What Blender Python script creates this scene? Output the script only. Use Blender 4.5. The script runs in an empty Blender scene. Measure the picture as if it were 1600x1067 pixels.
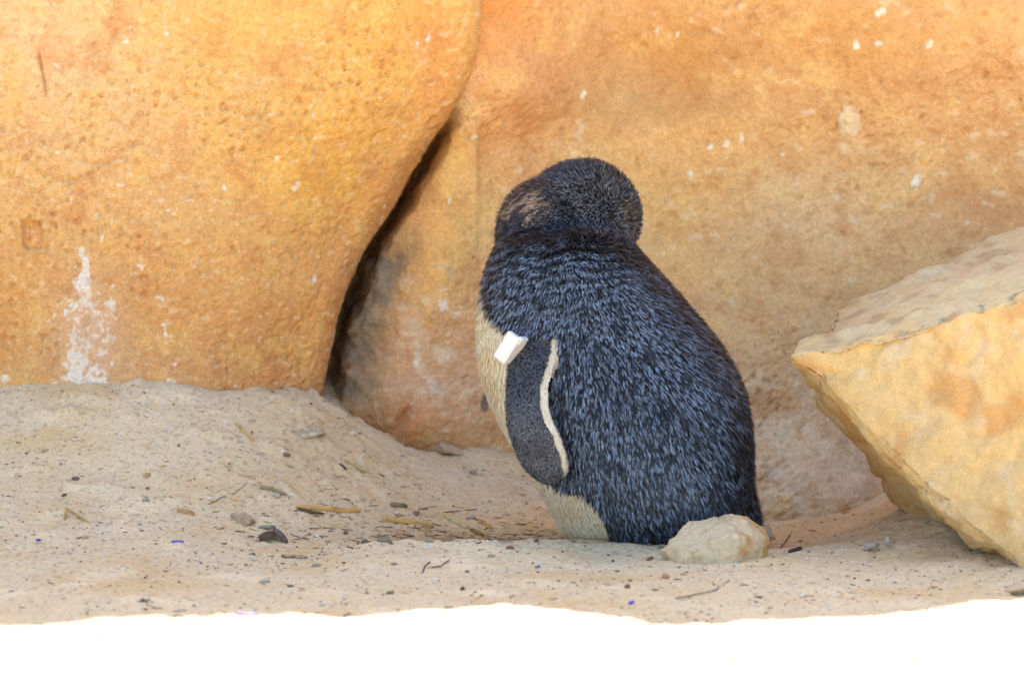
import bpy, bmesh, math, random
import numpy as np
from mathutils import Vector

random.seed(7)
RNG = np.random.default_rng(11)
scene = bpy.context.scene
COL = scene.collection

# ------------------------------------------------------------------ camera
S = 0.0005125                       # metres per photo pixel at the bird
CAM_D, CAM_H = 3.0, 0.37
FPX = CAM_D / S
PITCH = math.atan(CAM_H / CAM_D) - math.atan(304.5 / FPX)
cam_data = bpy.data.cameras.new('camera')
cam = bpy.data.objects.new('camera', cam_data)
COL.objects.link(cam)
cam.location = (0.0, -CAM_D, CAM_H)
cam.rotation_euler = (math.pi / 2 - PITCH, 0, 0)
cam_data.sensor_width = 36.0
cam_data.lens = FPX / 1600 * 36.0
cam_data.clip_start = 0.05
cam_data.clip_end = 500.0
cam_data.dof.use_dof = True
cam_data.dof.focus_distance = 2.99
cam_data.dof.aperture_fstop = 8.5
scene.camera = cam

# ------------------------------------------------------------------ sky and sun
SUN_EL = math.radians(58)
world = bpy.data.worlds.new('World')
scene.world = world
world.use_nodes = True
wn = world.node_tree.nodes
bg = wn['Background']
sky = wn.new('ShaderNodeTexSky')
sky.sky_type = 'NISHITA'
sky.sun_disc = False
sky.sun_elevation = SUN_EL
sky.sun_rotation = 0.0              # sun stands behind the rocks (+Y)
sky.dust_density = 1.2
sky.air_density = 0.75
sky.ozone_density = 0.3
world.node_tree.links.new(sky.outputs[0], bg.inputs[0])
bg.inputs[1].default_value = 0.14
sun_data = bpy.data.lights.new('sun', 'SUN')
sun_data.energy = 5.0
sun_data.angle = math.radians(0.53)
sun_data.color = (1.0, 0.95, 0.87)
sun = bpy.data.objects.new('sun', sun_data)
COL.objects.link(sun)
sun.rotation_euler = (-(math.pi / 2 - SUN_EL), 0, 0)
sun.location = (0, 3, 5)

# ------------------------------------------------------------------ exposure
scene.view_settings.view_transform = 'Standard'
scene.view_settings.look = 'None'
scene.view_settings.gamma = 1.0
scene.view_settings.exposure = 2.36
scene.render.engine = 'CYCLES'
scene.cycles.use_denoising = True
scene.cycles.max_bounces = 8
scene.cycles.diffuse_bounces = 5

# ------------------------------------------------------------------ helpers
CP, SP = math.cos(PITCH), math.sin(PITCH)

def P(px, py, Y):
    """point of the vertical plane Y seen at a photo pixel"""
    a, b = np.asarray(px, float) - 800.0, 533.5 - np.asarray(py, float)
    dx, dy, dz = a, FPX * CP + b * SP, -FPX * SP + b * CP
    t = (np.asarray(Y, float) + CAM_D) / dy
    return np.stack(np.broadcast_arrays(dx * t, np.asarray(Y, float) + 0 * t, CAM_H + dz * t), -1)

def proj(p):
    x, y, z = p[..., 0], p[..., 1] + CAM_D, p[..., 2] - CAM_H
    d = y * CP - z * SP
    u = y * SP + z * CP
    return 800 + FPX * x / d, 533.5 - FPX * u / d

K = 1.5
def A(r, g, b):
    c = np.array([r, g, b]) / 255.0
    c = np.where(c <= 0.04045, c / 12.92, ((c + 0.055) / 1.055) ** 2.4)
    return c / K

_perm = RNG.permutation(256)
_perm = np.concatenate([_perm, _perm, _perm])
_grad = RNG.normal(size=(256, 3)); _grad /= np.linalg.norm(_grad, axis=1)[:, None]
def noise(p):
    """gradient noise of points (...,3), about -0.7..0.7"""
    p = np.asarray(p, float)
    i = np.floor(p).astype(np.int64); f = p - i
    i &= 255
    w = f * f * f * (f * (f * 6 - 15) + 10)
    out = 0
    for dx in (0, 1):
        for dy in (0, 1):
            for dz in (0, 1):
                h = _perm[_perm[_perm[i[..., 0] + dx] + i[..., 1] + dy] + i[..., 2] + dz]
                g = _grad[h]
                v = g[..., 0] * (f[..., 0] - dx) + g[..., 1] * (f[..., 1] - dy) + g[..., 2] * (f[..., 2] - dz)
                wt = (w[..., 0] if dx else 1 - w[..., 0]) * (w[..., 1] if dy else 1 - w[..., 1]) * (w[..., 2] if dz else 1 - w[..., 2])
                out = out + v * wt
    return out

def fbm(p, scale, octaves=3, off=0.0, gain=0.5):
    p = np.asarray(p, float) / scale + off
    a, s = 1.0, 0.0
    for k in range(octaves):
        s = s + a * noise(p * (2.03 ** k) + 17.3 * k)
        a *= gain
    return s

def sstep(a, b, x):
    t = np.clip((x - a) / (b - a), 0, 1)
    return t * t * (3 - 2 * t)

def mix(c, d, f):
    return c * (1 - f[..., None]) + np.asarray(d) * f[..., None]

def mesh_obj(name, verts, faces, mat, parent=None, cols=None, smooth=True):
    me = bpy.data.meshes.new(name)
    verts = np.asarray(verts, np.float32).reshape(-1, 3)
    if isinstance(faces, np.ndarray):
        n, k = faces.shape
        me.vertices.add(len(verts)); me.vertices.foreach_set('co', verts.ravel())
        me.loops.add(n * k); me.loops.foreach_set('vertex_index', faces.astype(np.int32).ravel())
        me.polygons.add(n); me.polygons.foreach_set('loop_start', np.arange(0, n * k, k, dtype=np.int32))
        me.update(calc_edges=True)
    else:
        me.from_pydata(verts.tolist(), [], faces)
        me.update()
    me.polygons.foreach_set('use_smooth', np.full(len(me.polygons), smooth))
    if cols is not None:
        set_cols(me, cols)
    me.materials.append(mat)
    o = bpy.data.objects.new(name, me)
    COL.objects.link(o)
    if parent is not None:
        o.parent = parent
    return o

def set_cols(me, cols):
    at = me.color_attributes.new('Col', 'FLOAT_COLOR', 'POINT')
    c = np.ones((len(me.vertices), 4), np.float32); c[:, :3] = np.clip(cols.reshape(-1, 3), 0.002, 0.95)
    at.data.foreach_set('color', c.ravel())

def grid_faces(n, m, flip=False):
    i = np.arange(n * m).reshape(n, m)
    a, b, c, d = i[:-1, :-1], i[:-1, 1:], i[1:, 1:], i[1:, :-1]
    q = np.stack([a, b, c, d] if not flip else [a, d, c, b], -1)
    return q.reshape(-1, 4)

def grid_normals(G):
    du = np.gradient(G, axis=1); dv = np.gradient(G, axis=0)
    n = np.cross(du, dv)
    return n / np.maximum(np.linalg.norm(n, axis=-1, keepdims=True), 1e-12)

def tag(o, label, cat, group=None, kind=None):
    if label: o['label'] = label
    if cat: o['category'] = cat
    if group: o['group'] = group
    if kind: o['kind'] = kind
    return o

def empty(name, loc):
    o = bpy.data.objects.new(name, None)
    o.location = loc; o.empty_display_size = 0.02
    COL.objects.link(o)
    return o

# ------------------------------------------------------------------ materials
def material(name, color=None, rough=0.85, grain=None, bump=None, spec=0.3, sheen=0.0):
    """color None: the mesh's own Col; grain = [(scale, amount, detail)], bump = [(scale, strength, distance)]"""
    m = bpy.data.materials.new(name); m.use_nodes = True
    nt = m.node_tree; N = nt.nodes; L = nt.links
    b = N['Principled BSDF']
    b.inputs['Roughness'].default_value = rough
    b.inputs['Specular IOR Level'].default_value = spec
    if sheen:
        b.inputs['Sheen Weight'].default_value = sheen
    tc = N.new('ShaderNodeTexCoord')
    if color is None:
        at = N.new('ShaderNodeAttribute'); at.attribute_name = 'Col'; out = at.outputs['Color']
    else:
        rgb = N.new('ShaderNodeRGB'); rgb.outputs[0].default_value = (*color, 1); out = rgb.outputs[0]
    for sc, am, det in (grain or []):
        nz = N.new('ShaderNodeTexNoise'); nz.inputs['Scale'].default_value = sc; nz.inputs['Detail'].default_value = det
        nz.inputs['Roughness'].default_value = 0.65
        L.new(tc.outputs['Object'], nz.inputs['Vector'])
        mr = N.new('ShaderNodeMapRange')
        mr.inputs['From Min'].default_value = 0.25; mr.inputs['From Max'].default_value = 0.75
        mr.inputs['To Min'].default_value = 1 - am; mr.inputs['To Max'].default_value = 1 + am
        L.new(nz.outputs['Fac'], mr.inputs['Value'])
        mx = N.new('ShaderNodeVectorMath'); mx.operation = 'MULTIPLY'
        L.new(out, mx.inputs[0]); L.new(mr.outputs[0], mx.inputs[1]); out = mx.outputs[0]
    L.new(out, b.inputs['Base Color'])
    prev = None
    for sc, st, dist in (bump or []):
        nz = N.new('ShaderNodeTexNoise'); nz.inputs['Scale'].default_value = sc; nz.inputs['Detail'].default_value = 5
        L.new(tc.outputs['Object'], nz.inputs['Vector'])
        bp = N.new('ShaderNodeBump'); bp.inputs['Strength'].default_value = st; bp.inputs['Distance'].default_value = dist
        L.new(nz.outputs['Fac'], bp.inputs['Height'])
        if prev: L.new(prev, bp.inputs['Normal'])
        prev = bp.outputs[0]
    if prev: L.new(prev, b.inputs['Normal'])
    return m

def sand_material():
    m = material('sand', None, 0.95, [(260, 0.10, 4)], [(420, 0.5, 0.0012), (1500, 0.5, 0.0006)], 0.15)
    nt = m.node_tree; N = nt.nodes; L = nt.links
    b = N['Principled BSDF']
    src = b.inputs['Base Color'].links[0].from_socket
    tc = next(n for n in N if n.type == 'TEX_COORD')
    out = src
    # single coloured grains
    for sc, thr, ramp in ((620, 0.80, [(0, (0.30, 0.24, 0.17)), (.35, (0.55, 0.44, 0.31)), (.6, (0.62, 0.54, 0.42)), (.8, (0.42, 0.25, 0.11)), (1, (0.14, 0.11, 0.08))]),
                          (300, 0.90, [(0, (0.22, 0.17, 0.12)), (.4, (0.60, 0.50, 0.38)), (.6, (0.50, 0.28, 0.12)), (.8, (0.20, 0.16, 0.12)), (1, (0.68, 0.62, 0.52))])):
        v = N.new('ShaderNodeTexVoronoi'); v.inputs['Scale'].default_value = sc
        L.new(tc.outputs['Object'], v.inputs['Vector'])
        sp = N.new('ShaderNodeSeparateColor'); L.new(v.outputs['Color'], sp.inputs[0])
        gt = N.new('ShaderNodeMath'); gt.operation = 'GREATER_THAN'; gt.inputs[1].default_value = thr
        L.new(sp.outputs[0], gt.inputs[0])
        ml = N.new('ShaderNodeMath'); ml.operation = 'MULTIPLY'; ml.inputs[1].default_value = 0.42
        L.new(gt.outputs[0], ml.inputs[0])
        cr = N.new('ShaderNodeValToRGB'); cr.color_ramp.interpolation = 'CONSTANT'
        els = cr.color_ramp.elements
        while len(els) < len(ramp): els.new(0.5)
        for e, (p, c) in zip(els, ramp):
            e.position = p * 0.85; e.color = (*c, 1)
        L.new(sp.outputs[1], cr.inputs[0])
        mx = N.new('ShaderNodeMix'); mx.data_type = 'RGBA'
        L.new(ml.outputs[0], mx.inputs['Factor']); L.new(out, mx.inputs['A']); L.new(cr.outputs[0], mx.inputs['B'])
        out = mx.outputs['Result']
    L.new(out, b.inputs['Base Color'])
    return m

M_SAND = sand_material()
M_ROCK = material('painted_sandstone', None, 0.92, [(130, 0.13, 5), (520, 0.20, 3)], [(240, 0.55, 0.0025), (800, 0.5, 0.0012)], 0.15)
M_BLOCK = material('sandstone_block', None, 0.9, [(110, 0.13, 6), (500, 0.14, 3)], [(180, 0.5, 0.002), (700, 0.5, 0.001)], 0.2)
M_SKIN = material('bird_skin', None, 0.9, [(900, 0.2, 3)], None, 0.1)
M_FEATHER = material('feather', None, 0.5, None, None, 0.42)
M_DOWN = material('belly_feather', None, 0.8, None, None, 0.2)
M_PLASTIC = material('white_plastic', (0.60, 0.59, 0.56), 0.4, [(300, 0.03, 3)], None, 0.5)
M_LITTER = material('dry_litter', None, 0.75, [(900, 0.15, 3)], [(1500, 0.3, 0.0004)], 0.25)

# ------------------------------------------------------------------ ground: sand
# (photo x at that depth, depth Y, height z) of the dug-over sand
ctrl = []
def c_pix(px, py, Y): ctrl.append(tuple(P(px, py, Y)))
def c_z(px, Y, z): q = P(px, 700, Y); ctrl.append((q[0], Y, z))
for px, py in ((-250, 612), (-100, 608), (0, 605), (120, 603), (200, 597), (270, 597), (340, 611), (420, 608), (490, 616)):
    c_pix(px, py, 0.20); c_pix(px, py - 4, 0.30)
for px in (-200, 0, 150, 300):
    c_z(px, 0.10, 0.070); c_z(px, 0.0, 0.034); c_z(px, -0.12, 0.012); c_z(px, -0.25, 0.002)
for px, z1, z0 in ((420, 0.058, 0.018), (500, 0.046, 0.008), (580, 0.030, 0.0)):
    c_z(px, 0.10, z1); c_z(px, 0.0, z0); c_z(px, -0.12, 0.0); c_z(px, -0.25, 0.0)
for px, py, Y in ((520, 602, 0.33), (530, 590, 0.42), (560, 648, 0.31), (600, 690, 0.30), (650, 704, 0.30), (690, 702, 0.30), (740, 694, 0.30), (790, 698, 0.30),
                  (870, 730, 0.30), (1000, 790, 0.30), (1120, 812, 0.28), (1200, 812, 0.27), (1300, 806, 0.27), (1380, 786, 0.25), (1430, 772, 0.18), (1500, 756, 0.2), (1650, 740, 0.2)):
    c_pix(px, py, Y); c_z(px, Y + 0.12, float(P(px, py, Y)[2]))
for px, Y, z in ((680, 0.12, 0.012), (780, 0.15, 0.012), (700, 0.0, -0.006), (780, -0.02, -0.007), (640, -0.03, -0.006), (700, -0.09, 0.0), (620, -0.1, 0.0),
                 (860, -0.06, 0.0), (900, 0.05, -0.003), (980, -0.03, -0.001), (1050, 0.05, -0.004), (1150, 0.08, -0.012), (1220, 0.1, -0.016), (1230, 0.0, -0.008),
                 (1320, 0.08, -0.006), (1400, 0.06, 0.014), (1450, 0.0, 0.018), (1540, -0.08, 0.010), (1600, -0.18, 0.004), (1500, -0.2, 0.002), (1350, -0.1, 0.002),
                 (1100, -0.12, 0.0), (1200, -0.2, 0.0), (900, -0.2, 0.0), (750, -0.25, 0.0), (1700, 0.0, 0.016)):
    c_z(px, Y, z)
for px in range(-400, 2100, 250):
    c_z(px, -0.42, 0.0); c_z(px, -0.7, 0.0)
ctrl = np.array(ctrl)
def _mq(a, b): return np.sqrt(((a[:, None, :] - b[None]) ** 2).sum(-1) + 0.03 ** 2)
_w = np.linalg.solve(_mq(ctrl[:, :2], ctrl[:, :2]) - 0.004 * np.eye(len(ctrl)), ctrl[:, 2])

def sand_h(x, y, fine=True):
    x, y = np.broadcast_arrays(np.asarray(x, float), np.asarray(y, float))
    q = np.stack([np.clip(x, -0.68, 0.68).ravel(), np.clip(y, -0.75, 0.45).ravel()], -1)
    h = np.concatenate([_mq(c, ctrl[:, :2]) @ _w for c in np.array_split(q, max(1, len(q) // 20000))]).reshape(x.shape)
    far = sstep(-0.35, -0.7, y)
    h = h * (1 - far)
    p3 = np.stack([x, y, np.zeros_like(x)], -1)
    h = h + 0.006 * fbm(p3, 0.16, 2, 3.1) + 0.0030 * fbm(p3, 0.05, 3, 9.2)
    # the small bank in front of the scrape
    u = x / S + 800 + 0 * y
    bank_y = -0.072 + 0.012 * noise(p3 / 0.07 + 4.0)
    bank = sstep(-0.012, 0.006, bank_y - y) * sstep(0.22, 0.05, bank_y - y)
    h = h + 0.006 * bank * sstep(500, 600, u) * sstep(960, 850, u)
    if fine:
        n1 = fbm(p3, 0.018, 3, 1.7)
        clod = np.clip(fbm(p3, 0.03, 2, 21.0) - 0.18, 0, 1) * sstep(-0.25, 0.0, y) * sstep(800, 560, u)
        h = h + 0.0016 * n1 + 0.0009 * noise(p3 / 0.0065 + 5.5) + 0.0005 * noise(p3 / 0.003 + 1.5) + 0.012 * clod
        rough = sstep(-0.02, 0.12, y) * sstep(400, 470, u) * sstep(640, 560, u)
        h = h + rough * 0.006 * np.abs(fbm(p3, 0.03, 3, 33.0))
    return h

def stretch(dense, lo, hi):
    d = dense[1] - dense[0]
    a = []; v = dense[0]; st = d
    while v > lo:
        st *= 1.22; v -= st; a.append(v)
    b = []; v = dense[-1]; st = d
    while v < hi:
        st *= 1.22; v += st; b.append(v)
    return np.concatenate([a[::-1], dense, b])

def G(px, py):
    """photo pixel to a point on the sand"""
    Ys = np.linspace(-0.95, 0.34, 900)
    q = P(px, py, Ys)
    d = q[:, 2] - sand_h(q[:, 0], q[:, 1])
    k = int(np.argmax(d < 0)) if (d < 0).any() else len(Ys) - 1
    return Vector((q[k, 0], q[k, 1], q[k, 2]))

xs = stretch(np.arange(-0.47, 0.47, 0.00165), -70, 70)
ys = stretch(np.arange(-0.72, 0.36, 0.0024), -70, 60)
gx, gy = np.meshgrid(xs, ys)
gz = sand_h(gx, gy)
Gp = np.stack([gx, gy, gz], -1)
pu, pv = proj(Gp)
c = np.broadcast_to(A(226, 203, 166), Gp.shape).copy()
p3 = np.stack([gx, gy, 0 * gx], -1)
c = mix(c, A(222, 190, 142), sstep(-0.1, 0.5, fbm(p3, 0.11, 3, 2.0)))
c = mix(c, A(240, 218, 180), sstep(0.0, 0.6, fbm(p3, 0.07, 3, 8.0)))
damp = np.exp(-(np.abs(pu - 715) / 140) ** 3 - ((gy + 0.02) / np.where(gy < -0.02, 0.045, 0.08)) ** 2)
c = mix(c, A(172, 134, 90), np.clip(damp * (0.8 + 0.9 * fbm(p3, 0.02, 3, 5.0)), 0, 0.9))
c = mix(c, A(205, 172, 130), 0.7 * np.exp(-((pu - 480) / 90) ** 2 - ((gy - 0.12) / 0.1) ** 2))
c = mix(c, A(150, 128, 100), 0.55 * sstep(0.33, 0.6, fbm(p3, 0.012, 2, 15.0)) * sstep(-0.3, 0.1, fbm(p3, 0.09, 2, 12)))
c = c * np.array([1.26, 1.20, 1.05])
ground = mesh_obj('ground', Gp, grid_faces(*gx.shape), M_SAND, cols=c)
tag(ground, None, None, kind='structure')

# ------------------------------------------------------------------ rocks
TAN = math.tan(SUN_EL)
def shade_edge_y(x):
    """where the rocks' shade should end on the sand, as a depth"""
    px = np.array([-3000, -400, 0, 100, 200, 330, 420, 600, 760, 860, 1000, 1080, 1200, 1350, 1450, 1600, 2000, 4000])
    py = np.array([960, 972, 977, 970, 964, 972, 962, 960, 952, 957, 967, 971, 964, 963, 952, 938, 925, 940])
    v = np.interp(np.asarray(x) / S * 1.17 + 800, px, py)
    a = np.arctan((v - 533.5) / FPX) + PITCH
    x = np.asarray(x, float)
    w = fbm(np.stack([x, 0 * x, 0 * x], -1), 0.045, 3, 5.7)
    return -CAM_D + CAM_H / np.tan(a) + 0.014 * w

def blobs(c, pu, pv, pts, lst, off):
    wu = pu + 45 * fbm(pts, 0.05, 3, off); wv = pv + 45 * fbm(pts, 0.05, 3, off + 50)
    for (x, y, rx, ry, col, s) in lst:
        c = mix(c, A(*col), s * np.exp(-((wu - x) / rx) ** 2 - ((wv - y) / ry) ** 2))
    return c

def soften(c, f, tint):
    g = (c @ np.array([.3, .5, .2]))[..., None]
    return (c * (1 - f) + g * f) * np.array(tint)

def pitted(pts, off, amount=1.0):
    """surface relief of sprayed mortar rock: lumps, streaky pits"""
    q = pts @ np.array([[0.92, 0, -0.39], [0, 1, 0], [0.39, 0, 0.92]])
    q = q * np.array([1.0, 1.0, 1.55])
    n = np.where(fbm(pts, 0.06, 2, off + 2) > 0, fbm(q, 0.0062, 2, off), fbm(q * [1.3, 1, .8], 0.0085, 3, off + 30))
    n2 = fbm(q, 0.020, 2, off + 9)
    patch = sstep(-0.2, 0.4, fbm(pts, 0.10, 2, off + 4))
    pit = np.clip(n - 0.13, 0, 0.5) * (0.12 + 1.1 * patch)
    big = np.clip(n2 - 0.33, 0, 0.5)
    return amount * (0.0014 * n2 - 0.0075 * pit - 0.008 * big + 0.0011 * noise(pts / 0.0042 + off) + 0.0006 * noise(pts / 0.0026 + off + 7))

# --- left boulder: front face, rounded right edge, rounded top, back
edge_py = np.array([-900, -300, -60, 0, 60, 120, 150, 190, 250, 320, 370, 420, 490, 550, 612, 700, 900])
edge_px = np.array([900, 800, 762, 757, 750, 735, 720, 690, 650, 611, 576, 551, 525, 511, 498, 490, 486])
BY0 = 0.20
zrows = np.concatenate([np.arange(-0.03, 0.475, 0.00118), 0.475 + (np.linspace(0, 1, 120)[1:] ** 1.5)])   # last 45 rows: 0..1 up to the top
nface = np.sum(zrows <= 0.475)
zz = P(0, edge_py[::-1], BY0)[:, 2]; ex = P(edge_px[::-1], edge_py[::-1], BY0)[:, 0]
ex_s = np.interp(np.linspace(zz[0], zz[-1], 400), zz, ex)
ex_s = np.convolve(np.pad(ex_s, 6, 'edge'), np.ones(13) / 13, 'valid')
sl = np.concatenate([-0.47 - np.cumsum(0.0012 * 1.25 ** np.arange(34))[::-1], np.arange(-0.47, 0, 0.00125)])   # relative columns, left to edge
rows = []
for k, zr in enumerate(zrows):
    z = zr if k < nface else 0.475 + (zr - 0.475)
    xe = float(np.interp(min(z, 0.9), np.linspace(zz[0], zz[-1], 400), ex_s))
    r = 0.020 + 0.012 * sstep(0.1, 0.45, z)
    x = np.where(sl < -0.47, sl, -0.47 + (sl + 0.47) / 0.47 * (xe - r + 0.47))
    y = np.full_like(x, BY0) + 0.03 * sstep(0.0, 0.6, z) + 0.035 * np.clip((x - xe + 0.10) / 0.10, 0, 1) ** 1.5
    phi = np.linspace(0, math.pi * 0.5, 62)[1:]
    xr = xe - r + r * np.sin(phi); yr = y[-1] + 1.15 * r * (1 - np.cos(phi))
    back = np.linspace(0, 1, 34)[1:]
    xb = xr[-1] - 0.02 * back; yb = yr[-1] + 0.5 * back
    rows.append(np.stack([np.concatenate([x, xr, xb]), np.concatenate([y, yr, yb]), np.full(len(x) + len(xr) + len(xb), z)], -1))
B = np.array(rows)
# stretch the rows above the frame up to the height that throws the shade
top_h = (BY0 + 0.06 - shade_edge_y(B[nface, :, 0])) * TAN
f = np.clip((np.arange(len(zrows)) - nface + 1) / (len(zrows) - nface), 0, 1)
for k in range(nface, len(zrows)):
    B[k, :, 2] = 0.475 + (top_h - 0.475) * f[k]
    B[k, :, 1] += 0.05 * f[k]
lid = np.repeat(B[-1][None], 12, 0)
for k in range(12):
    lid[k, :, 1] = np.maximum(lid[k, :, 1], lid[k, :, 1] * 0 + BY0 + 0.06 + 0.85 * (k + 1) / 12)
    lid[k, :, 2] -= 0.25 * (k + 1) / 12
B = np.concatenate([B, lid])
Nn = grid_normals(B)
inframe = ((B[..., 2] < 0.6) & (B[..., 0] > -0.6))[..., None]
base = B.copy()
bump = 0.009 * fbm(base, 0.20, 2, 0.3) + 0.005 * fbm(base, 0.06, 2, 6.1)
bump += np.where(inframe[..., 0], pitted(base, 2.2), 0.01 * fbm(base, 0.08, 2, 1))
bu, bv = proj(base)
# chipped socket and a short crack on the face
sock = sstep(18, 12, np.abs(bu - 50 - 4 * noise(base / 0.01))) * sstep(26, 19, np.abs(bv - 366 - 5 * noise(base / 0.008 + 3)))
bump -= 0.006 * sock
crk = np.exp(-((bu - (58 + (bv - 75) * 0.20 + 3 * noise(base / 0.01))) / 2.2) ** 2) * sstep(72, 90, bv) * sstep(162, 140, bv)
bump -= 0.0045 * crk
flipn = -1.0 if Nn[100, 200, 1] > 0 else 1.0
B = base + Nn * flipn * bump[..., None]
c = np.broadcast_to(A(238, 184, 114), B.shape).copy()
c = blobs(c, bu, bv, base, [
    (180, 110, 230, 150, (242, 198, 138), 0.8), (60, 30, 120, 120, (243, 205, 150), .6), (520, 250, 190, 170, (246, 182, 76), 0.95), (370, 60, 150, 90, (244, 190, 100), .8),
    (620, 70, 130, 130, (247, 186, 92), 0.9), (430, 130, 90, 60, (228, 184, 120), .5), (60, 480, 180, 120, (236, 172, 92), .8), (330, 480, 190, 110, (232, 165, 90), .8),
    (430, 570, 120, 80, (226, 156, 92), .9), (250, 580, 120, 60, (226, 164, 106), .7), (690, 120, 60, 110, (238, 160, 84), .8), (610, 310, 45, 90, (228, 150, 84), .8),
    (540, 420, 40, 90, (226, 150, 86), .7), (260, 300, 160, 80, (240, 184, 110), .5), (490, 480, 60, 90, (240, 166, 84), .6)], 3.0)
fn = fbm(base, 0.03, 3, 40.0)
c = mix(c, A(250, 196, 104), 0.45 * sstep(0.05, 0.5, fn)); c = mix(c, A(222, 148, 84), 0.45 * sstep(0.05, 0.5, -fn))
sp = fbm(base * np.array([1, 1, 1.4]), 0.007, 3, 71.0)
c = mix(c, A(206, 138, 70), 0.4 * sstep(0.2, 0.45, sp)); c = mix(c, A(250, 214, 158), 0.5 * sstep(0.2, 0.45, -sp))
# streak of droppings and flecks
st_c = 133 + 10 * sstep(420, 600, bv) + 6 * noise(base / 0.02)
st_w = 7 + 30 * sstep(385, 520, bv)
strk = np.exp(-((bu - st_c) / st_w) ** 2) * sstep(380, 420, bv)
grainy = sstep(-0.1, 0.3, 0.8 * fbm(base * np.array([1, 1, 0.35]), 0.016, 3, 14.0) + 0.9 * fbm(base, 0.005, 2, 24.0) + (0.85 + 0.35 * sstep(540, 600, bv)) * strk - 0.62)
c = mix(c, A(255, 244, 222), np.clip(grainy * 1.15, 0, 1) * 0.92)
c = mix(c, A(232, 200, 170), 0.5 * np.exp(-((bu - 140) / 60) ** 2 - ((bv - 520) / 90) ** 2))
def fleck(c, u, v, pts, lst):
    for (x, y, rx, ry, an) in lst:
        ca, sa = math.cos(an), math.sin(an)
        du, dv = u - x, v - y
        d = ((du * ca + dv * sa) / rx) ** 2 + ((-du * sa + dv * ca) / ry) ** 2 + 1.5 * noise(pts / 0.0045 + x) + 0.7 * noise(pts / 0.0022 + x)
        c = mix(c, A(248, 234, 210), 0.8 * sstep(0.9, 0.3, d))
    return c
c = fleck(c, bu, bv, base, [(464, 291, 12, 5, -1.0), (190, 290, 7, 3, 0.1), (433, 248, 4, 4, 0), (172, 475, 10, 7, 0), (160, 372, 4, 6, 0), (128, 394, 6, 10, 0), (250, 466, 8, 5, .3),
                            (90, 238, 4, 3, 0), (40, 275, 4, 3, 0), (8, 590, 10, 8, 0), (490, 434, 4, 8, .4), (560, 280, 3, 5, 0), (336, 312, 3, 3, 0), (85, 600, 9, 4, -.4)])
c = soften(c, 0.03, (1.0, 1.0, 0.98))
boulder = mesh_obj('sandstone_boulder', B, grid_faces(B.shape[0], B.shape[1], flip=(flipn < 0)), M_ROCK, cols=c)
tag(boulder, 'huge rounded orange sandstone boulder with a white dropping streak, beside the dark crevice', 'boulder')

# --- back rock wall
wx = np.concatenate([np.linspace(-1.2, -0.24, 24)[:-1], np.arange(-0.24, 0.50, 0.00135), 0.50 + np.cumsum(0.00135 * 1.25 ** np.arange(34))])
wz = np.concatenate([np.arange(-0.06, 0.50, 0.00128), 0.50 + np.linspace(0, 1, 120)[1:]])
nf = np.sum(wz <= 0.50 + 1e-6)
X, Z = np.meshgrid(wx, wz)
right_side = sstep(-0.02, 0.12, X)
Y0 = 0.285 + 0.01 * right_side + (0.06 + 0.28 * right_side) * np.clip(Z, 0, 0.22) + 0.10 * np.clip(Z - 0.22, 0, 0.4)
W0 = np.stack([X, Y0, Z], -1)
wu, wv = proj(W0)
# crevice line in photo terms at each height; wall falls away towards it, a rib stands beside it
cu = np.interp(wv, edge_py, edge_px)
dcu = wu - cu
deep = sstep(42, 2, dcu + 9 * noise(W0 / 0.02)) * sstep(160, 240, wv)
rib = np.exp(-((wu - (735 - 0.22 * (wv - 180))) / 62) ** 2) * sstep(140, 210, wv) * sstep(640, 480, wv)
knob = np.exp(-((wu - 640) / 75) ** 2 - ((wv - 650) / 60) ** 2)
hollow = np.exp(-((wu - 632 - 0.5 * (650 - wv)) / 10) ** 2 - ((wv - 652) / 22) ** 2)
foot = np.exp(-((wu - 1260) / 150) ** 2) * sstep(640, 800, wv)
dent = np.exp(-((wu - 1010) / 130) ** 2 - ((wv - 120) / 60) ** 2)
edge_r = sstep(744, 752, wu + 5 * noise(W0 / 0.03)) * sstep(160, 230, wv) * sstep(420, 330, wv)
overlap = sstep(360, 10, dcu) * sstep(-90, -10, dcu) * sstep(235, 130, wv)
W0[..., 1] += 0.085 * deep - 0.020 * rib - 0.02 * knob + 0.012 * hollow - 0.02 * foot + 0.016 * dent + 0.006 * edge_r - 0.045 * overlap
W0[..., 1] += 0.030 * fbm(W0, 0.26, 2, 8.8) + 0.008 * fbm(W0, 0.07, 2, 5.1)
wtop = (W0[nf - 1, :, 1] + 0.03 - shade_edge_y(wx)) * TAN
for k in range(nf, len(wz)):
    fk = (k - nf + 1) / (len(wz) - nf)
    W0[k, :, 2] = 0.50 + (wtop - 0.50) * fk
    W0[k, :, 1] = W0[nf - 1, :, 1] + 0.03 * fk
lid = np.repeat(W0[-1][None], 10, 0)
for k in range(10):
    lid[k, :, 1] += 0.8 * (k + 1) / 10; lid[k, :, 2] -= 0.2 * (k + 1) / 10
W0 = np.concatenate([W0, lid])
wu, wv = proj(W0)
Nn = grid_normals(W0)
fl = -1.0 if Nn[100, 300, 1] > 0 else 1.0
inf = (W0[..., 2] < 0.6) & (W0[..., 0] > -0.3) & (W0[..., 0] < 0.6)
bump = np.where(inf, pitted(W0, 12.2, 1.0) + 0.003 * fbm(W0, 0.028, 2, 3.3), 0.012 * fbm(W0, 0.06, 3, 2.0))
chip = sstep(1.2, 0.8, ((wu - 1328) / 18) ** 2 + ((wv - 191) / 24) ** 2 + 0.9 * noise(W0 / 0.008))
bump += 0.002 * chip
dirtm = np.exp(-((wu - np.interp(wv, edge_py, edge_px) - 45) / 42) ** 2) * sstep(330, 420, wv) * sstep(660, 590, wv)
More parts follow.
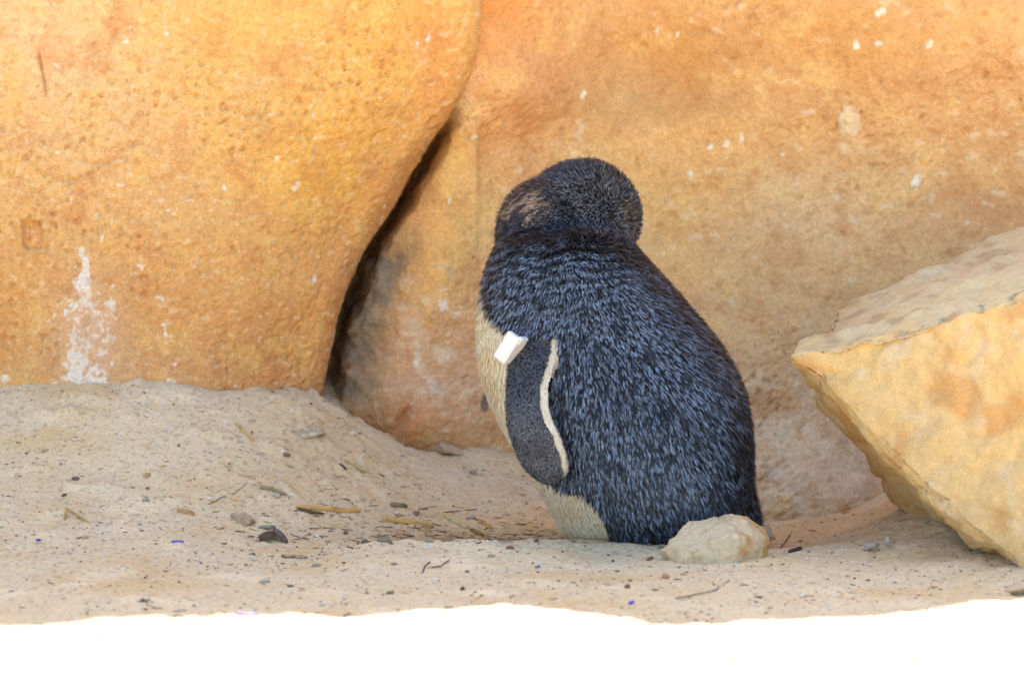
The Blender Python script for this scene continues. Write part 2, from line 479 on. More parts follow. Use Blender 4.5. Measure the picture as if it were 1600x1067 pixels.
bump += dirtm * (0.010 * fbm(W0, 0.022, 3, 19.0))
W1 = W0 + Nn * fl * bump[..., None]
c = np.broadcast_to(A(234, 178, 114), W1.shape).copy()
c = blobs(c, wu, wv, W0, [
    (800, 120, 110, 150, (230, 160, 98), .8), (770, 20, 60, 50, (222, 140, 62), .8), (720, 270, 45, 110, (246, 190, 102), .9), (690, 390, 60, 80, (244, 180, 96), .9), (800, 230, 60, 60, (236, 168, 104), .6),
    (640, 590, 90, 70, (226, 172, 134), .8), (630, 670, 70, 35, (226, 146, 88), .9), (730, 600, 60, 90, (228, 178, 140), .8), (1100, 90, 180, 90, (212, 152, 84), .9), (980, 160, 110, 40, (206, 156, 100), .7),
    (1330, 60, 160, 100, (222, 158, 86), .8), (1080, 230, 150, 50, (240, 180, 104), .7), (1050, 330, 100, 100, (238, 182, 106), .7), (1250, 340, 90, 60, (236, 190, 134), .8), (1200, 420, 120, 100, (232, 178, 112), .6),
    (1240, 560, 100, 100, (234, 182, 118), .8), (1240, 720, 150, 140, (250, 218, 176), .95), (1350, 740, 60, 60, (238, 208, 176), .7), (1550, 250, 90, 160, (222, 164, 104), .7), (1540, 340, 80, 40, (216, 150, 94), .6), (720, 180, 30, 30, (214, 186, 140), .7)], 23.0)  # pale patches at the foot, brightened in colour to offset the shade there
fn = fbm(W0, 0.035, 3, 60.0)
c = mix(c, A(246, 196, 118), 0.45 * sstep(0.05, 0.5, fn)); c = mix(c, A(212, 146, 84), 0.4 * sstep(0.05, 0.5, -fn))
sp = fbm(W0 * np.array([1, 1, 1.3]), 0.012, 2, 77.0)
c = mix(c, A(200, 136, 72), 0.45 * sstep(0.2, 0.5, sp)); c = mix(c, A(244, 212, 166), 0.6 * sstep(0.2, 0.5, -sp) * sstep(-0.3, 0.3, fbm(W0, 0.09, 2, 31) + 0.25 * sstep(200, 700, wv)))
# grey soil washed into the crevice, pale lime bloom near the foot
c = mix(c, A(150, 136, 116), np.clip(dirtm * (0.9 + 0.8 * fbm(W0, 0.02, 3, 91)), 0, 0.9))
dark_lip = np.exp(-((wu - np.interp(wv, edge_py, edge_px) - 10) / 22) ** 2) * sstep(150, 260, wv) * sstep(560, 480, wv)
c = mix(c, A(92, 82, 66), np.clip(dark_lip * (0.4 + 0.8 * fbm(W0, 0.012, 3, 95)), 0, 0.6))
bloom = sstep(0.12, 0.45, fbm(W0, 0.022, 3, 55.0)) * np.clip(np.exp(-((wu - 690) / 80) ** 2 - ((wv - 540) / 110) ** 2) + np.exp(-((wu - 1290) / 130) ** 2 - ((wv - 700) / 130) ** 2), 0, 1)
c = mix(c, A(246, 220, 188), 0.7 * bloom)
c = mix(c, A(240, 206, 158), 0.95 * chip)
c = fleck(c, wu, wv, W0, [(1027, 52, 3, 8, 0), (1059, 54, 3, 8, 0.2), (1338, 72, 6, 8, 0), (1373, 68, 6, 6, 0), (1452, 70, 6, 9, 0.3), (1375, 20, 9, 8, 0), (1223, 242, 3, 4, 0), (1159, 215, 3, 9, 0),
                          (1135, 225, 7, 6, 0), (1110, 232, 5, 8, 0), (1432, 283, 8, 14, .4), (1078, 270, 5, 5, 0), (693, 478, 9, 14, 0), (652, 560, 7, 14, .3), (704, 312, 3, 9, .3), (740, 215, 6, 6, 0), (912, 148, 7, 8, 0)])
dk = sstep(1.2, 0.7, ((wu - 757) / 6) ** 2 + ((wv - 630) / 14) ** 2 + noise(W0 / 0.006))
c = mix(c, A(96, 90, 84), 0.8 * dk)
c = soften(c, .05, (1.19, 1.20, 1.12))
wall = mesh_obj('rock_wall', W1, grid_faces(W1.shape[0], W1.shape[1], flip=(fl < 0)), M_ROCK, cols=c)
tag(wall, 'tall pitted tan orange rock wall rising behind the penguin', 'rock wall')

# --- loose stones from hulls
def hull_rock(name, pts, mat, colour, levels=5, smooth=3, rel=((0.03, 0.004), (0.008, 0.0015)), off=0.0, parent=None, k0=2):
    bm = bmesh.new()
    for p in pts: bm.verts.new(p)
    bmesh.ops.convex_hull(bm, input=bm.verts)
    loose = [v for v in bm.verts if not v.link_faces]
    bmesh.ops.delete(bm, geom=loose, context='VERTS')
    bmesh.ops.triangulate(bm, faces=bm.faces)
    for k in range(levels):
        bmesh.ops.subdivide_edges(bm, edges=bm.edges, cuts=1, use_grid_fill=True)
        if k >= k0:
            for _ in range(smooth): bmesh.ops.smooth_vert(bm, verts=bm.verts, factor=0.5, use_axis_x=True, use_axis_y=True, use_axis_z=True)
    bmesh.ops.recalc_face_normals(bm, faces=bm.faces)
    bm.normal_update()
    co = np.array([v.co[:] for v in bm.verts]); nn = np.array([v.normal[:] for v in bm.verts])
    d = 0
    for sc, am in rel: d = d + (am * fbm(co, sc, 3, off) if am > 0 else am * (1 - np.abs(fbm(co * [1, 1, 1.7], sc, 3, off)) * 2.2).clip(0, 1) ** 4)
    co2 = co + nn * d[:, None]
    faces = np.array([[v.index for v in f.verts] for f in bm.faces])
    bm.free()
    return mesh_obj(name, co2, faces, mat, parent, cols=colour(co, nn))

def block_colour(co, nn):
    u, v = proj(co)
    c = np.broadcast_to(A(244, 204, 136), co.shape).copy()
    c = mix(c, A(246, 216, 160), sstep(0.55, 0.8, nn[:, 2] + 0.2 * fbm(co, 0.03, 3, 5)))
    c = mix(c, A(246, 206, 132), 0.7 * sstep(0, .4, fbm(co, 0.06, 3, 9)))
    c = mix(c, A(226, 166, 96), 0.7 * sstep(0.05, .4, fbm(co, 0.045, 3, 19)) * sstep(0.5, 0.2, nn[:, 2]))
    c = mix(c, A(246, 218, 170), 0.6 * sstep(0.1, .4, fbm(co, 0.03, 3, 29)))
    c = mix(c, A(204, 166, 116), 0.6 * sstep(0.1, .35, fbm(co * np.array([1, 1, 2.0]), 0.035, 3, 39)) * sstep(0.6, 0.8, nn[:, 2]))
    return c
bl = [P(1237, 556, -.05), P(1240, 578, -.04), P(1300, 652, .03), P(1372, 738, .09), P(1398, 775, .12), P(1440, 786, .10),
      P(1290, 508, .10), P(1320, 470, .16), P(1440, 424, .20), P(1550, 384, .24), P(1700, 330, .26),
      P(1352, 606, -.09), P(1378, 668, -.078), P(1480, 532, -.14), P(1600, 468, -.18), P(1760, 400, -.2),
      P(1452, 772, -.06), P(1500, 838, -.14), P(1545, 872, -.20), P(1610, 905, -.24), P(1800, 930, -.26), P(1980, 800, -.15), P(1990, 460, 0), P(1960, 420, .25),
      P(1500, 800, .20), P(1900, 800, .25)]
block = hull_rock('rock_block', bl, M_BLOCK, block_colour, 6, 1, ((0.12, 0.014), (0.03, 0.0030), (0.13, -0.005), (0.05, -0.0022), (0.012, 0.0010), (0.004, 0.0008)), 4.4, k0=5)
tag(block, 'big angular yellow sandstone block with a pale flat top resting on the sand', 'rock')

def sandy(base, patch=None):
    def fn(co, nn):
        c = np.broadcast_to(A(*base), co.shape).copy()
        c = mix(c, A(*(np.array(base) * 0.85)), sstep(0.1, 0.5, fbm(co, 0.012, 3, 5)))
        if patch is not None:
            c = mix(c, A(*patch), sstep(0.0, 0.3, fbm(co, 0.02, 2, 8) + 10 * (co[:, 0] - co[:, 0].mean()) - 0.28))
        return c
    return fn
st = [P(1030, 858, -.14), P(1062, 828, -.12), P(1098, 812, -.12), P(1134, 797, -.11), P(1150, 800, -.11), P(1188, 824, -.11), P(1203, 840, -.12), P(1200, 856, -.13), P(1180, 872, -.14), P(1090, 878, -.16), P(1150, 882, -.17),
      P(1110, 845, -.165), P(1150, 838, -.165), P(1070, 850, -.06), P(1190, 850, -.06), P(1140, 815, -.06),
      P(1036, 892, -.13), P(1100, 902, -.165), P(1160, 902, -.165), P(1196, 886, -.12)]
s1 = hull_rock('stone', st, M_BLOCK, sandy((238, 208, 160), (224, 172, 108)), 5, 1, ((0.03, 0.007), (0.010, 0.0022), (0.004, 0.0009)), 7.0, k0=3)
tag(s1, 'sand coated stone lying in front of the penguin tail', 'stone')
def small_stone(px, py, w, h, colr, label, seed, depth=None, patch=None, lift=0.35):
    g = G(px, py + h * 0.4)
    rr = np.random.default_rng(seed)
    a = rr.normal(size=(14, 3)); a /= np.linalg.norm(a, axis=1)[:, None]
    pts = a * np.array([w, depth or w * 0.8, h]) * S * 0.55 * rr.uniform(0.85, 1.1, (14, 1)) + np.array([g.x, g.y, g.z + h * S * lift])
    o = hull_rock('stone', pts, M_SAND if 'clod' in label else M_BLOCK, sandy(colr, patch), 4, 1, ((0.012, 0.004), (0.005, 0.002)) if 'clod' in label else ((0.012, 0.003), (0.005, 0.0008)), seed, k0=3)
    return tag(o, label, 'stone')
small_stone(1190, 836, 38, 40, (244, 224, 190), 'small whitish stone tucked behind the sand coated stone', 3)
small_stone(705, 697, 52, 30, (222, 190, 146), 'flat tan stone at the foot of the rock wall', 5)
small_stone(1362, 853, 26, 16, (196, 178, 150), 'grey pebble on the sand slope below the sandstone block', 8)
small_stone(1388, 847, 18, 20, (216, 198, 170), 'pale grey pebble beside the grey pebble below the block', 9)
small_stone(1592, 918, 40, 24, (228, 196, 150), 'tan stone half buried under the front of the sandstone block', 12)
small_stone(740, 737, 18, 12, (206, 190, 160), 'small grey tan pebble on smooth sand left of the flipper', 14)
small_stone(478, 668, 60, 22, (206, 178, 138), 'crumbly clod of damp sand below the crevice', 15, lift=0.05)
small_stone(372, 806, 52, 24, (204, 170, 128), 'crumbly brown clod of sand beside the dark leaves', 16, lift=0.0)

# ------------------------------------------------------------------ penguin
def ring(c0, a, b, n=56, tilt=0.0):
    t = np.linspace(0, 2 * math.pi, n, endpoint=False)
    ct, s_ = np.cos(t), np.sin(t)
    return np.stack([c0[0] + a * ct, c0[1] + b * s_, c0[2] + tilt * ct], -1)

def loft(rings):
    R = np.array(rings); n, m = R.shape[:2]
    v = R.reshape(-1, 3).tolist(); f = []
    for i in range(n - 1):
        for j in range(m):
            k = (j + 1) % m
            f.append((i * m + j, i * m + k, (i + 1) * m + k, (i + 1) * m + j))
    v.append(R[0].mean(0).tolist()); v.append(R[-1].mean(0).tolist())
    a, b = n * m, n * m + 1
    for j in range(m):
        k = (j + 1) % m
        f.append((a, k, j)); f.append((b, (n - 1) * m + j, (n - 1) * m + k))
    return v, f

def ellipsoid(c0, r, axis=None, n=28):
    th = np.linspace(0.06, math.pi - 0.06, n)
    rings = []
    for t in th:
        ph = np.linspace(0, 2 * math.pi, 40, endpoint=False)
        q = np.stack([r[0] * np.sin(t) * np.cos(ph), r[1] * np.sin(t) * np.sin(ph), r[2] * np.cos(t) + 0 * ph], -1)
        if axis is not None: q = q @ np.array(axis)
        rings.append(q + np.asarray(c0))
    return loft(rings)

parts = []
body_rows = [  # photo y, left x, right x, depth half-size, depth centre
    (356, 838, 925, .018, -.012), (364, 806, 958, .034, -.012), (376, 786, 980, .046, -.012), (390, 774, 994, .054, -.011), (405, 768, 1008, .060, -.010), (430, 759, 1030, .068, -.008),
    (460, 751, 1057, .075, -.005), (500, 746, 1090, .081, -.002), (540, 745, 1121, .086, 0), (580, 750, 1144, .089, 0), (620, 762, 1159, .091, .002), (660, 780, 1166, .092, .004),
    (700, 803, 1169, .091, .006), (740, 828, 1170, .087, .008), (775, 848, 1168, .080, .010), (800, 862, 1158, .070, .010), (820, 872, 1138, .058, .010), (834, 884, 1098, .046, .010), (842, 905, 1060, .034, .010)]
rr = []
dense = np.linspace(0, len(body_rows) - 1, 90)
BR = np.array(body_rows, float)
for q in dense:
    py, l, r_, dp, yc = [np.interp(q, np.arange(len(BR)), BR[:, k]) for k in range(5)]
    a = P(l, py, yc); b = P(r_, py, yc)
    rr.append(ring(((a[0] + b[0]) / 2, yc, a[2]), (b[0] - a[0]) / 2, dp))
parts.append(loft(rr))
# head turned back over the shoulder, with the neck
parts.append(ellipsoid(P(911, 338, .035), (87 * S, 0.050, 85 * S)))
parts.append(ellipsoid(P(860, 365, .020), (83 * S, 0.046, 86 * S)))
parts.append(ellipsoid(P(895, 300, .030), (72 * S, 0.042, 44 * S), [[.95, 0, .30], [0, 1, 0], [-.30, 0, .95]]))
# tail
parts.append(loft([ring(P(x, y, .02), r1 * S, r2, 40) for x, y, r1, r2 in ((1090, 700, 60, .05), (1118, 750, 50, .045), (1140, 780, 36, .036), (1160, 803, 21, .025), (1174, 818, 8, .012))]))
# near flipper, then the far one mirrored through the bird's midplane
fl_rows = [  # photo y, left x, right x, depth, half thickness
    (505, 806, 862, -.058, .007), (525, 801, 866, -.066, .0065), (548, 796, 868, -.074, .006), (575, 792, 863, -.082, .006), (600, 790, 856, -.088, .006), (630, 789, 856, -.091, .006), (655, 790, 863, -.091, .006),
    (680, 795, 876, -.089, .0058), (705, 803, 885, -.085, .0055), (722, 811, 888, -.081, .005), (737, 822, 886, -.077, .0045), (747, 834, 879, -.074, .004), (754, 846, 868, -.071, .0028)]
FRr = np.array(fl_rows, float)
frings = []
for q in np.linspace(0, len(FRr) - 1, 60):
    py, l, r_, yc, th = [np.interp(q, np.arange(len(FRr)), FRr[:, k]) for k in range(5)]
    a = P(l, py, yc); b = P(r_, py, yc)
    t = np.linspace(0, 2 * math.pi, 40, endpoint=False)
    cx, hw = (a[0] + b[0]) / 2, (b[0] - a[0]) / 2
    x = cx + hw * np.cos(t)
    y = yc + th * np.sin(t) + 0.10 * hw * 0 - 0.30 * (x - cx)   # trailing edge nearer the viewer
    frings.append(np.stack([x, y, 0 * t + a[2]], -1))
parts.append(loft(frings))
LAT = np.array([0.6, 0.8, 0.0]); MID = P(962, 600, 0.0)
def mirror(q):
    q = np.asarray(q); return q - 2 * ((q - MID) @ LAT)[..., None] * LAT
fv, ff = loft(frings)
parts.append((mirror(np.array(fv)).tolist(), [tuple(reversed(f_)) for f_ in ff]))

V, F = [], []
for v, f_ in parts:
    o = len(V); V += v; F += [tuple(i + o for i in q) for q in f_]
me = bpy.data.meshes.new('body_source'); me.from_pydata(V, [], F); me.update()
src = bpy.data.objects.new('body_source', me); COL.objects.link(src)
rm = src.modifiers.new('remesh', 'REMESH'); rm.mode = 'VOXEL'; rm.voxel_size = 0.0018
sm = src.modifiers.new('smooth', 'SMOOTH'); sm.factor = 0.5; sm.iterations = 16
dg = bpy.context.evaluated_depsgraph_get()
bme = bpy.data.meshes.new_from_object(src.evaluated_get(dg))
bpy.data.objects.remove(src); bpy.data.meshes.remove(me)
bme.name = 'body'
nv = len(bme.vertices)
bco = np.empty(nv * 3, np.float32); bme.vertices.foreach_get('co', bco); bco = bco.reshape(-1, 3).astype(float)
bme.calc_loop_triangles()
tri = np.empty(len(bme.loop_triangles) * 3, np.int32); bme.loop_triangles.foreach_get('vertices', tri); tri = tri.reshape(-1, 3)
e1 = bco[tri[:, 1]] - bco[tri[:, 0]]; e2 = bco[tri[:, 2]] - bco[tri[:, 0]]
tn = np.cross(e1, e2); ta = np.linalg.norm(tn, axis=1) / 2
bno = np.zeros_like(bco)
for k in range(3): np.add.at(bno, tri[:, k], tn)
bno /= np.maximum(np.linalg.norm(bno, axis=1, keepdims=True), 1e-12)

# folds of the turned neck pressed into the skin itself
def neck_row(p):
    u, v = proj(p)
    ph = v + 0.10 * (u - 860) + 16 * noise(p / 0.035) + 5 * noise(p / 0.012 + 4)
    return np.sin(ph * 2 * math.pi / 15.0), sstep(372, 400, v) * sstep(560, 450, v) * sstep(1030, 930, u) * (p[:, 1] < 0.03)
_r, _k = neck_row(bco)
bco = bco - bno * (0.0011 * _r * _k)[:, None]
bme.vertices.foreach_set('co', bco.astype(np.float32).ravel()); bme.update()

def poly_d(u, v, poly):
    """signed: which side of an open line (positive = right of it, going down)"""
    poly = np.array(poly, float)
    return u - np.interp(v, poly[:, 1], poly[:, 0])

FLc = np.array([[np.mean(r[:, 0]), np.mean(r[:, 1]), r[0, 2]] for r in frings])
def flipper_mask(p):
    out = np.zeros(len(p))
    for q in (p, mirror(p)):
        i = np.interp(q[:, 2], FLc[::-1, 2], np.arange(len(FLc))[::-1])
        fr = np.array(frings)[np.clip(np.round(i).astype(int), 0, len(frings) - 1)]
        lo, hi = fr[:, :, 0].min(1), fr[:, :, 0].max(1)
        cx = (lo + hi) / 2; yc = np.interp(q[:, 2], FLc[::-1, 2], FLc[::-1, 1]) - 0.30 * (q[:, 0] - cx)
        hit = (q[:, 0] > lo - .003) & (q[:, 0] < hi + .003) & (np.abs(q[:, 1] - yc) < 0.011) & (q[:, 2] < FLc[3, 2]) & (q[:, 2] > FLc[-1, 2] - .003)
        out = np.maximum(out, hit)
    return out > 0.5
BELLY = [(762, 380), (764, 400), (760, 430), (757, 455), (766, 485), (788, 508), (806, 525), (812, 560), (830, 640), (850, 740), (868, 752), (905, 760), (925, 778), (940, 800), (950, 820), (952, 845)]
FDIR = np.array([-0.8, 0.6, 0.0])
def regions(p, n):
    """0 back, 1 belly, 2 flipper, 3 flipper edge, 4 head, 5 throat"""
    u, v = proj(p)
    w = 5 * noise(p / 0.008)
    reg = np.zeros(len(p), int)
    near = n[:, 1] < 0.25
    belly = np.where(near, poly_d(u + w, v, BELLY) < 0, n @ FDIR > 0.25) & (v > 385)
    belly |= (~near) & (n @ FDIR > 0.25) & (v > 380)
    reg[belly] = 1
    head = (v < 356 + 0.20 * np.clip(u - 850, -100, 300) + 2 * w + 9 * RNG.normal(size=len(p))) & (u > 770) | ((v < 392) & (p[:, 1] > 0.01))
    head &= ~belly
    reg[head] = 4
    thr = ((u - 822 + w) * 0.80 + (v - 330) * 0.6) ** 2 / 30 ** 2 * 0.8 + ((u - 822) * -0.6 + (v - 330) * 0.8 + 0) ** 2 / 60 ** 2
    dd = (u - 822) * 0.78 - (v - 328) * 0.62; ee = (u - 822) * 0.62 + (v - 328) * 0.78
    thr = (dd / 56) ** 2 + (ee / 27) ** 2 + 0.8 * noise(p / 0.006) + 0.35 * RNG.normal(size=len(p))
    reg[(thr < 1 + 0.1 * w) & near & head] = 5
    fm = flipper_mask(p)
    reg[fm] = 2
    q = np.where((p[:, 1] < 0.02)[:, None], p, mirror(p))
    uu, vv = proj(q)
    trail = np.interp(vv, FRr[:, 0], FRr[:, 2]) - uu
    bw = np.interp(vv, [520, 545, 600, 640, 690, 730, 745], [0, 8, 12, 13, 14, 11, 0])
    reg[fm & (trail < bw + 0.5 * w) & (vv > 525)] = 3
    return reg

c_skin = {0: A(26, 28, 34), 1: A(244, 226, 192), 2: A(40, 41, 44), 3: A(228, 214, 178), 4: A(44, 43, 46), 5: A(110, 88, 72)}
reg = regions(bco, bno)
set_cols(bme, np.array([c_skin[k] for k in range(6)])[reg])
bme.polygons.foreach_set('use_smooth', np.ones(len(bme.polygons), bool))
bme.materials.clear(); bme.materials.append(M_SKIN)
penguin = empty('penguin', (float(P(960, 838, 0)[0]), 0.0, 0.0))
tag(penguin, 'small blue penguin standing with its head turned back, white tag on its flipper', 'penguin')
bpy.context.view_layer.update()
def to_penguin(o):
    o.parent = penguin; o.matrix_parent_inverse = penguin.matrix_world.inverted(); return o
body = bpy.data.objects.new('body', bme); COL.objects.link(body); to_penguin(body)

# flow of the feathers, as photo directions at photo points
FLOW = np.array([(780, 450, -.35, 1), (800, 400, -.6, .8), (770, 560, -.05, 1), (850, 480, -.1, 1), (900, 420, .1, 1), (960, 400, .4, .9), (1000, 430, .7, .8), (950, 560, .3, 1), (1080, 560, .62, 1),
                 (1140, 650, .42, 1), (900, 650, .12, 1), (1000, 700, .16, 1), (1100, 750, .36, 1), (930, 790, .25, 1), (1020, 820, .35, 1), (1165, 790, .4, 1), (870, 800, .25, 1), (820, 680, .1, 1),
                 (912, 258, -.8, -.35), (960, 285, -.2, -.6), (990, 330, .15, -.5), (985, 375, .1, .4), (930, 330, -.5, .2), (870, 280, -1, .1), (820, 320, -1, .45), (790, 350, -.8, .8), (880, 345, -.7, .5)])
def flow(u, v):
    d = ((u[:, None] - FLOW[:, 0]) ** 2 + (v[:, None] - FLOW[:, 1]) ** 2 + 300.0)
    w = d ** -1.6; w /= w.sum(1, keepdims=True)
    return w @ FLOW[:, 2], w @ FLOW[:, 3]

def scatter(n, g):
    t = RNG.choice(len(tri), n, p=ta / ta.sum())
    r1, r2 = np.sqrt(RNG.random(n)), RNG.random(n)
    w = np.stack([1 - r1, r1 * (1 - r2), r1 * r2], -1)
    p = (bco[tri[t]] * w[..., None]).sum(1); nn = (bno[tri[t]] * w[..., None]).sum(1)
    nn /= np.linalg.norm(nn, axis=1, keepdims=True)
    cell = np.floor(p / g).astype(np.int64)
    _, idx = np.unique(cell @ np.array([1, 100003, 10000600009]), return_index=True)
    return p[idx], nn[idx]

def blades(p, n, d, L, Wd, cb, cm, ct, lift, curl):
    """each feather a small pointed, arched blade: base, middle and tip with their own colours"""
    s = np.cross(d, n); s /= np.linalg.norm(s, axis=1, keepdims=True)
    L_, W_, li, cu_ = L[:, None], Wd[:, None], lift[:, None], curl[:, None]
    b0 = p - n * 0.0006
    m = p + d * L_ * 0.5 + n * L_ * li
    t = p + d * L_ * (1 - 0.15 * li) + n * L_ * (li * 1.55 + cu_)
    mu = m + n * W_ * 0.28
    q = p + d * L_ * 0.80 + n * L_ * (li * 1.35 + cu_ * 0.5)
    vs = np.stack([b0 - s * W_ * .32, b0 + s * W_ * .32, m - s * W_ * .5, m + s * W_ * .5, mu, q - s * W_ * .36, q + s * W_ * .36, t], 1)
    k = np.arange(len(p))[:, None] * 8
    f = np.concatenate([k + np.array([[0, 4, 2]]), k + np.array([[0, 1, 4]]), k + np.array([[1, 3, 4]]), k + np.array([[2, 4, 5]]), k + np.array([[4, 6, 5]]), k + np.array([[4, 3, 6]]), k + np.array([[5, 6, 7]])])
    col = np.stack([cb, cb, cm * .55, cm * .55, cm, ct, ct, ct], 1)
    return vs.reshape(-1, 3), f, col.reshape(-1, 3)

def plume(regs, g, N, spec, name, mat):
    p, n = scatter(N, g)
    r = regions(p, n)
    ok = np.isin(r, regs); p, n, r = p[ok], n[ok], r[ok]
    u, v = proj(p)
    fx, fy = flow(u, v)
    d = np.stack([fx, 0 * fx, -fy], -1) + RNG.normal(0, spec.get('jit', .10), (len(p), 3))
    if 3 in regs: d = d + np.where((r == 3)[:, None], np.array([0.8, -0.3, -0.5]), 0)
    d -= (d * n).sum(1, keepdims=True) * n
    d /= np.maximum(np.linalg.norm(d, axis=1, keepdims=True), 1e-6)
    L, Wd, cb, cm, ct, lift, curl = spec['fn'](p, n, r, u, v)
    vs, f, col = blades(p, n, d, L, Wd, cb, cm, ct, lift, curl)
    o = mesh_obj(name, vs, f, mat, cols=col)
    o['kind'] = 'stuff'
    return to_penguin(o)

def back_fn(p, n, r, u, v):
    k = len(p); U = lambda a, b: RNG.uniform(a, b, k)
    low = sstep(380, 620, v)
    L = (0.0046 + 0.0038 * low) * U(.75, 1.3)
    Wd = (0.0013 + 0.0003 * low) * U(.7, 1.2)
    lift = U(.14, .50); curl = U(-.05, .06)
    # folded rows across the turned neck, the shade in their hollows painted in
    ph = v + 0.10 * (u - 860) + 16 * noise(p / 0.035) + 5 * noise(p / 0.012 + 4)
    row = np.sin(ph * 2 * math.pi / 15.0)
    neck = sstep(372, 400, v) * sstep(540, 450, v) * sstep(1010, 930, u)
    lift = np.clip(lift + neck * 0.22 * row, .04, .7)
    blue = A(132, 149, 171)[None] * U(.65, 1.4)[:, None]
    mott = fbm(p, 0.011, 2, 6.0); mott2 = fbm(p, 0.05, 2, 16.0)
    dark = np.clip(0.24 + 1.2 * mott + 0.4 * mott2 - 0.24 * low + 0.55 * sstep(95, 5, np.interp(v, BR[:, 0], BR[:, 2]) - u) + 0.75 * sstep(455, 360, v) + neck * (0.55 * row - 0.12), 0, 1)
    dark = np.maximum(dark, (RNG.random(k) < 0.36) * 0.95)
    brn = RNG.random(k) < 0.10
    cm = mix(blue, A(20, 20, 23), dark)
    cm[brn] = A(48, 43, 40)
    ct = cm * U(.25, .8)[:, None]
    cb = np.broadcast_to(A(14, 14, 17), cm.shape)
    return L, Wd, cb, cm, ct, lift, curl
def head_fn(p, n, r, u, v):
    k = len(p); U = lambda a, b: RNG.uniform(a, b, k)
    L = 0.0036 * U(.7, 1.3); Wd = 0.00095 * U(.7, 1.2)
    lift = U(.30, .85); curl = U(-.05, .1)
    brown = sstep(-.15, .35, fbm(p, 0.03, 2, 2.0) + 0.4 * sstep(300, 370, v) * sstep(880, 960, u) + 0.3 * sstep(880, 800, u))
    cm = mix(A(122, 124, 132)[None] * U(.5, 1.5)[:, None], A(124, 102, 86), brown * U(.3, 1))
    cm = mix(cm, A(26, 26, 29), (RNG.random(k) < 0.28) * .95)
    thr = r == 5
    tc = mix(np.broadcast_to(A(214, 180, 142), cm.shape), A(150, 122, 98), U(0, 1))
    strk = (noise(np.stack([(u * .62 + v * .78) / 7.0, (u * .78 - v * .62) / 34.0, 0 * u], -1)) > -0.02) | (RNG.random(k) < .15)
    tc = mix(tc, A(36, 31, 30), strk * .92)
    cm = np.where(thr[:, None], tc, cm)
    L = np.where(thr, 0.0058 * U(.8, 1.2), L); lift = np.where(thr, U(.06, .2), lift)
    ct = cm * U(.4, .95)[:, None]; cb = cm * .35
    return L, Wd, cb, cm, ct, lift, curl
def belly_fn(p, n, r, u, v):
    k = len(p); U = lambda a, b: RNG.uniform(a, b, k)
    L = 0.0085 * U(.7, 1.3); Wd = 0.0015 * U(.6, 1.2); lift = U(.03, .12); curl = U(-.04, .03)
    cm = mix(np.broadcast_to(A(255, 240, 200), (k, 3)), A(246, 214, 154), np.clip(sstep(-.3, .5, fbm(p, 0.03, 2, 3)) * U(.3, 1) , 0, 1))
    edge = sstep(16, 2, np.abs(poly_d(u, v, BELLY)) + 3 * RNG.normal(size=k)) * (v < 510)
    cm = mix(cm, A(120, 108, 100), edge * .7)
    return L, Wd, cm * .8, cm, cm * U(.85, 1.02)[:, None], lift, curl
def flip_fn(p, n, r, u, v):
    k = len(p); U = lambda a, b: RNG.uniform(a, b, k)
    L = np.where(r == 3, 0.0040, 0.0026) * U(.8, 1.2); Wd = np.where(r == 3, .0010, .00135) * U(.8, 1.15)
    lift = np.where(r == 3, U(.05, .2), U(.18, .42)); curl = U(-.05, .05)
    g = sstep(-.4, .5, fbm(p, 0.02, 2, 7))
    cm = mix(A(112, 113, 118)[None] * U(.35, 1.7)[:, None], A(50, 50, 54), g * .5)  # wide grey range paints glossy highlights into the scale feathers
    cm = np.where((r == 3)[:, None], A(252, 242, 216)[None] * U(.85, 1.1)[:, None], cm)
    ct = np.where((r == 3)[:, None], cm, cm * .5); cb = np.where((r == 3)[:, None], cm * .8, A(12, 12, 13)[None] + 0 * cm)
    return L, Wd, cb, cm, ct, lift, curl
plume([0], 0.00132, 420000, dict(fn=back_fn, jit=.12), 'back_feathers', M_FEATHER)
plume([4, 5], 0.00105, 420000, dict(fn=head_fn, jit=.22), 'head_feathers', M_FEATHER)
plume([1], 0.0017, 260000, dict(fn=belly_fn, jit=.10), 'belly_feathers', M_DOWN)
plume([2, 3], 0.00115, 420000, dict(fn=flip_fn, jit=.08), 'flipper_feathers', M_FEATHER)

# tag: plate clipped round the root of the flipper
def rounded_box(name, size, bev, mat, loc, axes, parent=None):
    bm = bmesh.new(); bmesh.ops.create_cube(bm, size=1.0)
    for v in bm.verts: v.co = Vector((v.co.x * size[0], v.co.y * size[1], v.co.z * size[2]))
    bmesh.ops.bevel(bm, geom=bm.edges[:], offset=bev, segments=3, profile=0.6, affect='EDGES')
    R = np.array(axes)
    co = np.array([v.co[:] for v in bm.verts]) @ R + np.asarray(loc)
    bm.verts.index_update()
    f = [tuple(v.index for v in q.verts) for q in bm.faces]; bm.free()
    return mesh_obj(name, co, f, mat, parent)
ax_l = np.array([0.47, -0.25, 0.80]); ax_l /= np.linalg.norm(ax_l)            # long side, up to the right
ax_n = np.array([-0.45, -0.86, 0.0]); ax_n -= ax_n @ ax_l * ax_l; ax_n /= np.linalg.norm(ax_n)
ax_w = np.cross(ax_n, ax_l)
tc_ = P(793, 543, -.088)
ft = rounded_box('flipper_tag', (0.0118, 0.0060, 0.0245), 0.0014, M_PLASTIC, tc_, [ax_w, ax_n, ax_l]); to_penguin(ft)
lp = rounded_box('tag_loop', (0.0045, 0.016, 0.0235), 0.0014, M_PLASTIC, tc_ - ax_w * 0.0030 - ax_n * 0.009 - ax_l * 0.001, [ax_w, ax_n, ax_l]); lp.parent = ft
